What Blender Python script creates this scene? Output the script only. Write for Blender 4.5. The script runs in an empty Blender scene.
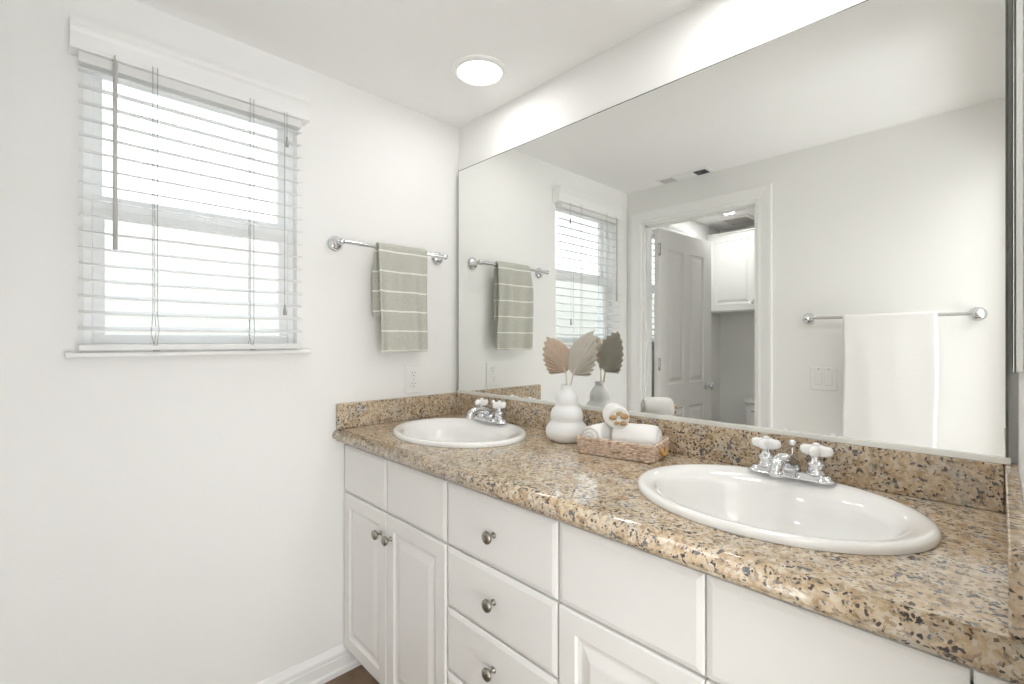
import bpy, bmesh, math, random
from mathutils import Vector, Matrix
random.seed(7)
S = 0.91                      # all numbers below are in survey units; one survey unit is 0.91 m
pi = math.pi
SC = bpy.context.scene
COL = SC.collection
C = bpy.data.collections.new('bathroom'); COL.children.link(C)

# ------------------------------------------------------------------ camera
cd = bpy.data.cameras.new('camera'); cam = bpy.data.objects.new('camera', cd); COL.objects.link(cam)
cam.location = (1.8975*S, -1.4645*S, 1.37*S)
cam.rotation_euler = (pi/2, 0, math.atan2(.6955, -.7185) - pi/2)
cd.sensor_width = 36; cd.lens = 472/1024*36; cd.shift_y = -2/1024; cd.clip_start = .01
SC.camera = cam

# ------------------------------------------------------------------ colour management, world, lights
SC.view_settings.view_transform = 'Standard'; SC.view_settings.look = 'None'
SC.view_settings.gamma = 1; SC.view_settings.use_curve_mapping = False
SC.view_settings.exposure = 0.47
w = bpy.data.worlds.new('world'); SC.world = w; w.use_nodes = True
nt = w.node_tree; bgn = nt.nodes['Background']
tc = nt.nodes.new('ShaderNodeTexCoord'); sp = nt.nodes.new('ShaderNodeSeparateXYZ'); cr = nt.nodes.new('ShaderNodeValToRGB')
nt.links.new(tc.outputs['Generated'], sp.inputs[0]); nt.links.new(cr.outputs[0], bgn.inputs[0])
mr_ = nt.nodes.new('ShaderNodeMapRange'); mr_.inputs['From Min'].default_value = -1; nt.links.new(sp.outputs['Z'], mr_.inputs[0]); nt.links.new(mr_.outputs[0], cr.inputs[0])
ce = cr.color_ramp.elements; ce[0].position = .485; ce[0].color = (.12, .115, .10, 1); ce[1].position = .505; ce[1].color = (.95, .97, 1, 1)
ce = ce.new(1.0); ce.color = (.80, .88, 1, 1)
bgn.inputs[1].default_value = 2.2

def area_light(name, loc, target, sx, sy, power, colour=(1, 1, 1), shape='RECTANGLE', spread=pi):
    l = bpy.data.lights.new(name, 'AREA'); l.shape = shape; l.size = sx*S
    if shape in ('RECTANGLE', 'ELLIPSE'): l.size_y = sy*S
    l.energy = power; l.color = colour; l.spread = spread
    o = bpy.data.objects.new(name, l); COL.objects.link(o)
    o.location = Vector(loc)*S
    o.rotation_euler = (Vector(target)-Vector(loc)).to_track_quat('-Z', 'Y').to_euler()
    return o
WARM = (1, .99, .985)
SC.cycles.max_bounces = 16; SC.cycles.diffuse_bounces = 9; SC.cycles.glossy_bounces = 8; SC.cycles.transparent_max_bounces = 16
area_light('can_light_glow', (.458, -.25, 2.425), (.458, -.25, 0), .17, .17, .9, WARM, 'DISK')
area_light('can_light_glow', (1.45, -.25, 2.425), (1.45, -.25, 0), .17, .17, 2.0, WARM, 'DISK')
area_light('toilet_room_light_glow', (.33, -2.56, 2.425), (.33, -2.56, 0), .16, .16, 2.3, WARM, 'DISK')
area_light('hall_doorway_fill', (3.05, -1.50, .95), (0, -.85, 2.05), 1.5, 1.8, 33, (.925, .965, 1))  # added fill through the doorway, tilted up to lift the ceiling; no window there
area_light('hall_overhead_fill', (2.55, -1.2, 2.40), (2.55, -1.2, 0), .9, .9, 6, WARM)  # invented overhead fill in the unseen hall, spilling in through the doorway

# ------------------------------------------------------------------ materials
def mat(name, col, rough=.5, metal=0, spec=.5, bump=None, coat=0, var=None):
    m = bpy.data.materials.new(name); m.use_nodes = True; n = m.node_tree.nodes; L = m.node_tree.links
    b = n['Principled BSDF']
    b.inputs['Base Color'].default_value = (*col, 1); b.inputs['Roughness'].default_value = rough
    b.inputs['Metallic'].default_value = metal; b.inputs['Specular IOR Level'].default_value = spec
    b.inputs['Coat Weight'].default_value = coat; b.inputs['Coat Roughness'].default_value = .05
    t = n.new('ShaderNodeTexCoord')
    if bump:
        scale, strength, dist = bump[:3]
        no = n.new('ShaderNodeTexNoise'); no.inputs['Scale'].default_value = scale; no.inputs['Detail'].default_value = 4
        L.new(t.outputs['Object'], no.inputs['Vector'])
        bu = n.new('ShaderNodeBump'); bu.inputs['Strength'].default_value = strength; bu.inputs['Distance'].default_value = dist
        L.new(no.outputs['Fac'], bu.inputs['Height']); L.new(bu.outputs[0], b.inputs['Normal'])
    if var is None: var = (3, .03)
    no2 = n.new('ShaderNodeTexNoise'); no2.inputs['Scale'].default_value = var[0]
    L.new(t.outputs['Object'], no2.inputs['Vector'])
    mx = n.new('ShaderNodeMixRGB'); L.new(no2.outputs['Fac'], mx.inputs[0])
    mx.inputs[1].default_value = (*[c*(1-var[1]) for c in col], 1); mx.inputs[2].default_value = (*[min(1, c*(1+var[1])) for c in col], 1)
    L.new(mx.outputs[0], b.inputs['Base Color'])
    return m
WALL = mat('wall_paint', (.875, .872, .858), .6, bump=(170, .22, .002), var=(2, .012))
CEIL = mat('ceiling_paint', (.945, .943, .935), .75, bump=(150, .2, .002), var=(2, .012))
TRIM = mat('white_trim_paint', (.89, .89, .88), .35)
CAB = mat('white_cabinet_paint', (.885, .877, .86), .33)
CARC = mat('cabinet_frame_paint', (.80, .79, .77), .4)
VINYL = mat('white_vinyl', (.96, .96, .96), .35)
SLAT = mat('blind_slat', (.79, .79, .78), .4)
CORD = mat('blind_cord', (.40, .39, .37), .8)
WANDM = mat('wand_grey', (.58, .57, .55), .35)
DOORM = mat('door_paint', (.86, .858, .845), .38)
PORC = mat('porcelain', (.92, .915, .90), .08, coat=.6)
CHROME = mat('chrome', (.76, .77, .79), .06, 1)
NICKEL = mat('antique_nickel', (.36, .34, .30), .28, 1)
DARK = mat('dark_gap', (.05, .05, .05), .7)
MEDGE = mat('mirror_edge', (.10, .11, .09), .4)
CHAN = mat('mirror_channel', (.84, .84, .80), .25, .3)
PLATE = mat('white_plastic', (.86, .86, .84), .3)
VASE = mat('matte_white_ceramic', (.86, .865, .87), .5)
TERRY = mat('white_terry', (.94, .935, .92), .95, spec=.1, bump=(420, .6, .003))
LEAFT = mat('tan_dried_leaf', (.61, .51, .42), .8, spec=.2, var=(30, .15))
LEAFG = mat('grey_dried_leaf', (.60, .575, .515), .8, spec=.2, var=(30, .15))
STEMM = mat('dried_stem', (.68, .62, .50), .8)
LEATH = mat('tan_leather', (.62, .36, .12), .55)
TANFL = mat('tan_dried_flower', (.52, .35, .18), .9, var=(60, .3))
CUBE_W = mat('neighbour_stucco', (.80, .775, .72), .9, bump=(60, .3, .01))
TOILM = mat('toilet_porcelain', (.85, .845, .82), .12)
BLACKM = mat('black_pull', (.03, .03, .03), .6)
VENTD = mat('vent_dark', (.10, .10, .10), .6)

def node_mat(name):
    m = bpy.data.materials.new(name); m.use_nodes = True
    return m, m.node_tree.nodes, m.node_tree.links, m.node_tree.nodes['Principled BSDF']

# mirror
MIRROR, n, L, b = node_mat('mirror_silver')
b.inputs['Base Color'].default_value = (.885, .895, .875, 1); b.inputs['Metallic'].default_value = 1; b.inputs['Roughness'].default_value = 0.0
# clear window glass
GLASS, n, L, b = node_mat('window_glass'); n.remove(b)
o_ = n['Material Output']; tr = n.new('ShaderNodeBsdfTransparent'); gl = n.new('ShaderNodeBsdfGlossy'); gl.inputs['Roughness'].default_value = .02
tr.inputs[0].default_value = (.95, .97, .96, 1)
fr = n.new('ShaderNodeLayerWeight'); mx = n.new('ShaderNodeMixShader')
pw = n.new('ShaderNodeMath'); pw.operation = 'POWER'; pw.inputs[1].default_value = 4; L.new(fr.outputs['Facing'], pw.inputs[0])
ad = n.new('ShaderNodeMath'); ad.operation = 'MULTIPLY_ADD'; ad.inputs[1].default_value = .6; ad.inputs[2].default_value = .03; L.new(pw.outputs[0], ad.inputs[0])
L.new(ad.outputs[0], mx.inputs[0]); L.new(tr.outputs[0], mx.inputs[1]); L.new(gl.outputs[0], mx.inputs[2]); L.new(mx.outputs[0], o_.inputs[0])
# glowing diffuser of the lamps
GLOW, n, L, b = node_mat('lamp_diffuser'); b.inputs['Base Color'].default_value = (.9, .9, .9, 1)
b.inputs['Emission Color'].default_value = (1, .97, .92, 1); b.inputs['Emission Strength'].default_value = 3.0

# granite
def granite():
    m, n, L, b = node_mat('speckled_granite')
    t = n.new('ShaderNodeTexCoord'); src = t.outputs['Object']
    mp = n.new('ShaderNodeMapping'); L.new(src, mp.inputs[0]); mp.inputs['Scale'].default_value = (1, 1, 1)
    wn = n.new('ShaderNodeTexNoise'); wn.inputs['Scale'].default_value = 30; wn.inputs['Detail'].default_value = 3; L.new(mp.outputs[0], wn.inputs['Vector'])
    wm = n.new('ShaderNodeMixRGB'); wm.blend_type = 'LINEAR_LIGHT'; wm.inputs[0].default_value = .008
    L.new(mp.outputs[0], wm.inputs[1]); L.new(wn.outputs['Color'], wm.inputs[2]); V = wm.outputs[0]
    def noise(scale, detail=4, rough=.6):
        k = n.new('ShaderNodeTexNoise'); k.inputs['Scale'].default_value = scale; k.inputs['Detail'].default_value = detail
        k.inputs['Roughness'].default_value = rough; L.new(V, k.inputs['Vector']); return k.outputs['Fac']
    def ramp(f, stops, cols=None):
        r = n.new('ShaderNodeValToRGB'); e = r.color_ramp.elements
        while len(e) < len(stops): e.new(.5)
        for i, s in enumerate(stops):
            e[i].position = s; e[i].color = (*cols[i], 1) if cols else ((0, 0, 0, 1), (1, 1, 1, 1))[i]
        L.new(f, r.inputs[0]); return r.outputs[0]
    def mix(f, a, c, mode='MIX'):
        k = n.new('ShaderNodeMixRGB'); k.blend_type = mode
        L.new(f, k.inputs[0])
        if isinstance(a, tuple): k.inputs[1].default_value = (*a, 1)
        else: L.new(a, k.inputs[1])
        if isinstance(c, tuple): k.inputs[2].default_value = (*c, 1)
        else: L.new(c, k.inputs[2])
        return k.outputs[0]
    def vor(scale, feat='F1'):
        k = n.new('ShaderNodeTexVoronoi'); k.inputs['Scale'].default_value = scale; k.feature = feat; L.new(V, k.inputs['Vector']); return k
    base = ramp(noise(45, 5, .65), (.34, .47, .57, .70), ((.37, .255, .15), (.54, .41, .265), (.63, .51, .36), (.72, .63, .49)))
    base = mix(ramp(noise(16, 3), (.54, .70)), base, (.54, .49, .415))
    v1 = vor(170); s1 = n.new('ShaderNodeSeparateColor'); L.new(v1.outputs['Color'], s1.inputs[0])
    base = mix(ramp(s1.outputs[0], (.72, .90), ((0, 0, 0), (.6, .6, .6))), base, (.70, .645, .55))
    base = mix(ramp(s1.outputs[1], (.82, .92), ((0, 0, 0), (.55, .55, .55))), base, (.29, .20, .135))
    d1 = ramp(noise(135, 2, .5), (.570, .610)); d2 = ramp(noise(15, 2), (.42, .60))
    k = n.new('ShaderNodeMath'); k.operation = 'MULTIPLY'; L.new(d1, k.inputs[0]); L.new(d2, k.inputs[1])
    base = mix(k.outputs[0], base, (.055, .052, .058))
    d3 = ramp(noise(85, 3, .6), (.645, .675)); base = mix(d3, base, (.15, .155, .18))
    d4 = ramp(noise(55, 4, .6), (.625, .65)); base = mix(d4, base, (.13, .135, .15))
    v2 = vor(260); s2 = n.new('ShaderNodeSeparateColor'); L.new(v2.outputs['Color'], s2.inputs[0])
    base = mix(ramp(s2.outputs[2], (.92, .95)), base, (.09, .07, .06))
    L.new(base, b.inputs['Base Color']); b.inputs['Roughness'].default_value = .055; b.inputs['Specular IOR Level'].default_value = .55
    return m
GRAN = granite()

def tile_mat():
    m, n, L, b = node_mat('brown_floor_tile')
    t = n.new('ShaderNodeTexCoord'); br = n.new('ShaderNodeTexBrick'); br.offset = 0
    br.inputs['Scale'].default_value = 1; br.inputs['Brick Width'].default_value = .40; br.inputs['Row Height'].default_value = .40
    br.inputs['Mortar Size'].default_value = .004; br.inputs['Mortar'].default_value = (.30, .25, .20, 1)
    L.new(t.outputs['Object'], br.inputs['Vector'])
    no = n.new('ShaderNodeTexNoise'); no.inputs['Scale'].default_value = 9; no.inputs['Detail'].default_value = 6; L.new(t.outputs['Object'], no.inputs['Vector'])
    r = n.new('ShaderNodeValToRGB'); e = r.color_ramp.elements; e[0].position = .3; e[1].position = .75
    e[0].color = (.16, .10, .06, 1); e[1].color = (.33, .235, .155, 1); L.new(no.outputs['Fac'], r.inputs[0])
    L.new(r.outputs[0], br.inputs['Color1']); L.new(r.outputs[0], br.inputs['Color2']); L.new(br.outputs['Color'], b.inputs['Base Color'])
    b.inputs['Roughness'].default_value = .45
    return m
TILE = tile_mat()

def striped_towel():
    m, n, L, b = node_mat('sage_striped_terry')
    t = n.new('ShaderNodeTexCoord'); s = n.new('ShaderNodeSeparateXYZ'); L.new(t.outputs['Object'], s.inputs[0])
    wob = n.new('ShaderNodeTexNoise'); wob.inputs['Scale'].default_value = 14; L.new(t.outputs['Object'], wob.inputs['Vector'])
    def M(op, a, c=None, d=None):
        k = n.new('ShaderNodeMath'); k.operation = op
        for i, v in enumerate((a, c, d)):
            if v is None: continue
            if isinstance(v, (int, float)): k.inputs[i].default_value = v
            else: L.new(v, k.inputs[i])
        return k.outputs[0]
    z = M('ADD', s.outputs['Z'], M('MULTIPLY', wob.outputs['Fac'], .006))
    fz = M('FRACT', M('DIVIDE', M('ADD', z, 1.0*.085*S*6 + .016*S), .085*S))
    st = M('LESS_THAN', fz, .075)
    no = n.new('ShaderNodeTexNoise'); no.inputs['Scale'].default_value = 320; no.inputs['Detail'].default_value = 3; L.new(t.outputs['Object'], no.inputs['Vector'])
    r = n.new('ShaderNodeValToRGB'); e = r.color_ramp.elements; e[0].position = .3; e[1].position = .7
    e[0].color = (.43, .43, .375, 1); e[1].color = (.62, .62, .555, 1); L.new(no.outputs['Fac'], r.inputs[0])
    mx = n.new('ShaderNodeMixRGB'); L.new(st, mx.inputs[0]); L.new(r.outputs[0], mx.inputs[1]); mx.inputs[2].default_value = (.85, .85, .79, 1)
    L.new(mx.outputs[0], b.inputs['Base Color']); b.inputs['Roughness'].default_value = .95; b.inputs['Specular IOR Level'].default_value = .1
    bu = n.new('ShaderNodeBump'); bu.inputs['Strength'].default_value = .6; bu.inputs['Distance'].default_value = .003
    L.new(no.outputs['Fac'], bu.inputs['Height']); L.new(bu.outputs[0], b.inputs['Normal'])
    return m
SAGE = striped_towel()

def basket_mat():
    m, n, L, b = node_mat('woven_seagrass')
    t = n.new('ShaderNodeTexCoord'); no = n.new('ShaderNodeTexNoise'); no.inputs['Scale'].default_value = 130; no.inputs['Detail'].default_value = 3
    mp = n.new('ShaderNodeMapping'); mp.inputs['Scale'].default_value = (.6, .6, 2); L.new(t.outputs['Object'], mp.inputs[0]); L.new(mp.outputs[0], no.inputs['Vector'])
    r = n.new('ShaderNodeValToRGB'); e = r.color_ramp.elements; e.new(.5)
    e[0].position = .3; e[1].position = .5; e[2].position = .72
    e[0].color = (.36, .23, .16, 1); e[1].color = (.74, .57, .45, 1); e[2].color = (.90, .82, .71, 1)
    L.new(no.outputs['Fac'], r.inputs[0]); L.new(r.outputs[0], b.inputs['Base Color']); b.inputs['Roughness'].default_value = .75
    return m
BASK = basket_mat()

# ------------------------------------------------------------------ mesh helpers (survey units)
class MB:
    def __init__(s): s.v = []; s.f = []; s.sm = []
    def add(s, verts, faces, smooth=False):
        k = len(s.v); s.v += [tuple(p) for p in verts]
        for f in faces: s.f.append([i+k for i in f]); s.sm.append(smooth)
        return s
    def box(s, x0, x1, y0, y1, z0, z1, r=0, seg=2):
        if r <= 0:
            v = [(x, y, z) for z in (z0, z1) for y in (y0, y1) for x in (x0, x1)]
            return s.add(v, [(0, 2, 3, 1), (4, 5, 7, 6), (0, 1, 5, 4), (2, 6, 7, 3), (0, 4, 6, 2), (1, 3, 7, 5)])
        bm = bmesh.new(); bmesh.ops.create_cube(bm, size=1)
        for v in bm.verts: v.co = Vector(((x0+x1)/2+v.co.x*(x1-x0), (y0+y1)/2+v.co.y*(y1-y0), (z0+z1)/2+v.co.z*(z1-z0)))
        bmesh.ops.bevel(bm, geom=bm.edges[:], offset=r, segments=seg, profile=.5, affect='EDGES')
        bm.verts.index_update(); s.add([v.co[:] for v in bm.verts], [[v.index for v in f.verts] for f in bm.faces]); bm.free()
        return s
    def lathe(s, prof, origin=(0, 0, 0), seg=32, axis='z', cap=True, sx=1, sy=1):
        k = len(prof); V = []
        for (r, h) in prof:
            for i in range(seg):
                a = 2*pi*i/seg; x, y, z = r*math.cos(a)*sx, r*math.sin(a)*sy, h
                if axis == 'x': x, y, z = z, x, y
                if axis == 'y': x, y, z = y, z, x
                V.append((x+origin[0], y+origin[1], z+origin[2]))
        F = [(i*seg+j, i*seg+(j+1) % seg, (i+1)*seg+(j+1) % seg, (i+1)*seg+j) for i in range(k-1) for j in range(seg)]
        s.add(V, F, True)
        if cap:
            n0 = len(s.v)-k*seg
            s.f.append([n0+j for j in range(seg)][::-1]); s.sm.append(False)
            s.f.append([n0+(k-1)*seg+j for j in range(seg)]); s.sm.append(False)
        return s
    def tube(s, pts, r, seg=10, closed=False, cap=True, flat=1):
        P = [Vector(p) for p in pts]; n = len(P); V = []; R = r if isinstance(r, (list, tuple)) else [r]*n
        up = None
        for i, p in enumerate(P):
            if closed: t = P[(i+1) % n]-P[i-1]
            else: t = P[min(i+1, n-1)]-P[max(i-1, 0)]
            t.normalize()
            if up is None:
                up = Vector((0, 0, 1)) if abs(t.z) < .9 else Vector((1, 0, 0))
            u = (up - t*up.dot(t)).normalized(); w_ = t.cross(u); up = u
            for j in range(seg):
                a = 2*pi*j/seg; V.append(p+(u*math.cos(a)*flat+w_*math.sin(a))*R[i])
        m = n if closed else n-1
        F = [(i*seg+j, i*seg+(j+1) % seg, ((i+1) % n)*seg+(j+1) % seg, ((i+1) % n)*seg+j) for i in range(m) for j in range(seg)]
        if cap and not closed:
            F += [list(range(seg))[::-1], [(n-1)*seg+j for j in range(seg)]]
        return s.add(V, F, True)
    def prism(s, poly, axis, a0, a1, smooth=False):
        # poly: 2-D outline; axis: extrusion axis, remaining axes in x,y,z order
        n = len(poly)
        def P(u, v, a): return {'x': (a, u, v), 'y': (u, a, v), 'z': (u, v, a)}[axis]
        V = [P(u, v, a0) for u, v in poly]+[P(u, v, a1) for u, v in poly]
        return s.add(V, [(i, (i+1) % n, n+(i+1) % n, n+i) for i in range(n)], smooth).add(V, [list(range(n))[::-1], [n+i for i in range(n)]])
    def rings(s, loops, closed_end=True, start=False, smooth=False):
        n = len(loops[0]); V = [p for l in loops for p in l]
        F = [(i*n+j, i*n+(j+1) % n, (i+1)*n+(j+1) % n, (i+1)*n+j) for i in range(len(loops)-1) for j in range(n)]
        s.add(V, F, smooth); k = len(s.v)-len(V)
        if closed_end: s.f.append([k+(len(loops)-1)*n+j for j in range(n)]); s.sm.append(False)
        if start: s.f.append([k+j for j in range(n)][::-1]); s.sm.append(False)
        return s
    def xf(s, M):
        s.v = [tuple(M @ Vector(p)) for p in s.v]; return s

def link(name, me): o = bpy.data.objects.new(name, me); C.objects.link(o); return o
def wloc(o):
    l = Vector(o.location)
    while o.parent: o = o.parent; l += Vector(o.location)
    return l
def obj(name, mb, m, parent=None, loc=None, label=None, cat=None, group=None, kind=None, local=False, weld=True):
    """One mesh object. Coordinates are world (survey) unless local=True, then relative to the parent."""
    org = Vector(loc)*S if loc is not None else (wloc(parent) if parent is not None and not local else Vector((0, 0, 0)))
    me = bpy.data.meshes.new(name)
    shift = org if (loc is not None or not local) else Vector((0, 0, 0))
    me.from_pydata([tuple(Vector(p)*S-shift) for p in mb.v], [], mb.f)
    for p, sm in zip(me.polygons, mb.sm): p.use_smooth = sm
    bm = bmesh.new(); bm.from_mesh(me)
    if weld: bmesh.ops.remove_doubles(bm, verts=bm.verts, dist=1e-5)
    bmesh.ops.recalc_face_normals(bm, faces=bm.faces); bm.to_mesh(me); bm.free()
    me.materials.append(m)
    o = link(name, me)
    if parent is not None:
        o.parent = parent; o.location = (0, 0, 0) if loc is None else Vector(loc)*S-wloc(parent)
    else:
        o.location = org
    return tag(o, label, cat, group, kind)
def tag(o, label=None, cat=None, group=None, kind=None):
    if label: o['label'] = label
    if cat: o['category'] = cat
    if group: o['group'] = group
    if kind: o['kind'] = kind
    return o
def thing(name, loc, label=None, cat=None, group=None, kind=None, rz=0):
    o = bpy.data.objects.new(name, None); C.objects.link(o); o.location = Vector(loc)*S; o.rotation_euler = (0, 0, rz)
    o.empty_display_size = .05
    return tag(o, label, cat, group, kind)
def struct(name, mb, m): return obj(name, mb, m, kind='structure')
def children(o): return [c for c in list(C.objects) if c.parent == o]
def copy_tree(o, parent=None):
    c = o.copy(); C.objects.link(c); c.parent = parent
    for ch in children(o): copy_tree(ch, c)
    return c

def slab(axis, a0, a1, ur, vr, holes):
    """wall slab with rectangular holes: axis = thickness axis; ur, vr = ranges along the remaining axes; holes = (u0,u1,v0,v1)"""
    us = sorted({*ur, *[h[0] for h in holes], *[h[1] for h in holes]}); vs = sorted({*vr, *[h[2] for h in holes], *[h[3] for h in holes]})
    us = [u for u in us if ur[0] <= u <= ur[1]]; vs = [v for v in vs if vr[0] <= v <= vr[1]]
    def solid(i, j):
        if not (0 <= i < len(us)-1 and 0 <= j < len(vs)-1): return False
        u = (us[i]+us[i+1])/2; v = (vs[j]+vs[j+1])/2
        return not any(h[0] < u < h[1] and h[2] < v < h[3] for h in holes)
    def P(u, v, a): return {'x': (a, u, v), 'y': (u, a, v), 'z': (u, v, a)}[axis]
    mb = MB()
    for i in range(len(us)-1):
        for j in range(len(vs)-1):
            if not solid(i, j): continue
            u0, u1, v0, v1 = us[i], us[i+1], vs[j], vs[j+1]
            for a in (a0, a1): mb.add([P(u0, v0, a), P(u1, v0, a), P(u1, v1, a), P(u0, v1, a)], [(0, 1, 2, 3)])
            for (di, dj, e) in ((-1, 0, ((u0, v0), (u0, v1))), (1, 0, ((u1, v0), (u1, v1))), (0, -1, ((u0, v0), (u1, v0))), (0, 1, ((u0, v1), (u1, v1)))):
                if not solid(i+di, j+dj):
                    (p, q), (r, t) = e; mb.add([P(p, q, a0), P(r, t, a0), P(r, t, a1), P(p, q, a1)], [(0, 1, 2, 3)])
    return mb

def rect(u0, u1, v0, v1): return [(u0, v0), (u1, v0), (u1, v1), (u0, v1)]
def panel(mb, u0, u1, v0, v1, d0, d1, to3, profile):
    """slab seen from side d1: nested rectangular rings (inset, height above d1) make the raised panel; to3(u,v,d)"""
    L_ = [[to3(u, v, d0) for u, v in rect(u0, u1, v0, v1)]]
    for ins, h in profile: L_.append([to3(u, v, d1+h) for u, v in rect(u0+ins, u1-ins, v0+ins, v1-ins)])
    return mb.rings(L_, True, True)

# ------------------------------------------------------------------ room dimensions
YF, YB, ZC, XR, YT = 0.0, -1.598, 2.44, 1.925, -3.25       # mirror wall, opposite wall, ceiling, right wall, end of toilet room
WB = .115                                                  # thickness of the wall with the door
WIN = (-1.405, -.79, 1.335, 2.248)
WIN2 = (-2.55, -1.86, 1.335, 2.248)
DX0, DX1, DZ = .115, .895, 2.205
struct('floor', slab('z', -.06, 0, (-.12, 3.35), (YT-.1, .12), []), TILE)
struct('ceiling', slab('z', ZC, ZC+.08, (-.12, 3.35), (YT-.1, .12), []), CEIL)
struct('wall_left', slab('x', -.12, 0, (YT-.1, .12), (0, ZC), [WIN, WIN2]), WALL)
struct('wall_back', slab('y', YF, YF+.12, (0, 3.35), (0, ZC), []), WALL)
struct('wall_front', slab('y', YB-WB, YB, (0, 3.25), (0, ZC), [(DX0, DX1, -1, DZ)]), WALL)
struct('wall_right', slab('x', XR, XR+.11, (YB, 0), (0, ZC), [(-1.56, -.80, -1, 2.205)]), WALL)
struct('wall_hall', slab('x', 3.25, 3.35, (YT-.1, 0), (0, ZC), []), WALL)
struct('wall_toilet_far', slab('y', YT-.1, YT, (0, 3.25), (0, ZC), []), WALL)
struct('wall_toilet_right', slab('x', 1.30, 1.40, (YT, YB-WB), (0, ZC), []), WALL)
struct('wall_neighbour', slab('x', -1.75, -1.6, (-5, 2.5), (-.5, 2.13), []), CUBE_W)

def base_prof(t=.016, h=.108):   # profile (distance from wall, z)
    return [(0, 0), (t+.008, 0), (t+.008, .020), (t, .026), (t, h*.60), (t-.004, h*.63), (t-.004, h*.70), (t, h*.73), (t-.001, h*.80), (t-.006, h*.88), (t-.012, h), (0, h)]
struct('baseboard_left', MB().prism(base_prof(), 'y', YB, -.535), TRIM)
def base_run_y(name, y, sgn, x0, x1):
    struct(name, MB().prism([(y+sgn*d, z) for d, z in base_prof()], 'x', x0, x1), TRIM)
base_run_y('baseboard_front', YB, 1, .99, XR)
base_run_y('baseboard_toilet_far', YT, 1, .02, 1.3)

# door casing on the opposite wall, jamb, head
def casing(name, x0, x1, zt, y, sgn, wd=.083):
    pr_ = [(0, 0), (0, .006), (.010, .012), (.022, .010), (.040, .013), (.062, .018), (.074, .020), (wd, .018), (wd, 0)]   # (inset outward, thickness)
    mb = MB()
    loops = []
    for (u, t) in pr_:
        loops.append([(x0-u, y+sgn*t, 0), (x0-u, y+sgn*t, zt+u), (x1+u, y+sgn*t, zt+u), (x1+u, y+sgn*t, 0)])
    V = [p for l in loops for p in l]; F = []
    for i in range(len(loops)-1):
        for j in range(3): F.append((i*4+j, i*4+j+1, (i+1)*4+j+1, (i+1)*4+j))
    mb.add(V, F)
    return struct(name, mb, TRIM)
casing('trim_1', DX0+.004, DX1-.004, DZ-.004, YB, 1)
casing('trim_2', DX0+.004, DX1-.004, DZ-.004, YB-WB, -1)
jm = MB()
jm.box(DX0, DX0+.018, YB-WB, YB, 0, DZ); jm.box(DX1-.018, DX1, YB-WB, YB, 0, DZ); jm.box(DX0+.018, DX1-.018, YB-WB, YB, DZ-.018, DZ)
jm.box(DX0+.018, DX0+.030, YB-.065, YB-.03, 0, DZ-.018); jm.box(DX1-.030, DX1-.018, YB-.065, YB-.03, 0, DZ-.018); jm.box(DX0+.018, DX1-.018, YB-.065, YB-.03, DZ-.030, DZ-.018)
struct('trim_3', jm, TRIM)

# ------------------------------------------------------------------ window and blind (built once, copied for the toilet room)
def make_window(n_):
    y0, y1, z0, z1 = WIN
    t = thing('window_%d' % n_, (0, (y0+y1)/2, z0), kind='structure')
    xo, xi = -.115, -.035
    def ring(ya, yb, za, zb, wd, xa, xb, r=.003):
        m = MB(); m.box(xa, xb, ya, yb, za, za+wd, r); m.box(xa, xb, ya, yb, zb-wd, zb, r)
        m.box(xa, xb, ya, ya+wd, za+wd, zb-wd, r); m.box(xa, xb, yb-wd, yb, za+wd, zb-wd, r); return m
    obj('window_frame', ring(y0, y1, z0, z1, .022, xo, xi), VINYL, t)
    us = obj('upper_sash', ring(y0+.022, y1-.022, 1.800, z1-.022, .026, -.095, -.070), VINYL, t)
    obj('pane', MB().box(-.084, -.080, y0+.045, y1-.045, 1.82, z1-.045), GLASS, us)
    ls = ring(y0+.022, y1-.022, z0+.022, 1.806, .030, -.069, -.040); ls.box(-.069, -.038, y0+.022, y1-.022, 1.750, 1.776, .003)
    lo = obj('lower_sash', ls, VINYL, t)
    obj('pane', MB().box(-.057, -.053, y0+.049, y1-.049, z0+.049, 1.755), GLASS, lo)
    lk = MB().box(-.040, -.028, -1.09, -1.045, 1.790, 1.800, .003).box(-.036, -.024, -1.075, -1.06, 1.798, 1.808, .003)
    obj('sash_lock', lk, VINYL, lo)
    obj('window_sill', MB().box(-.034, .044, y0-.040, y1+.042, 1.318, 1.334, .005, 3), TRIM, t)
    return t
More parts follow.
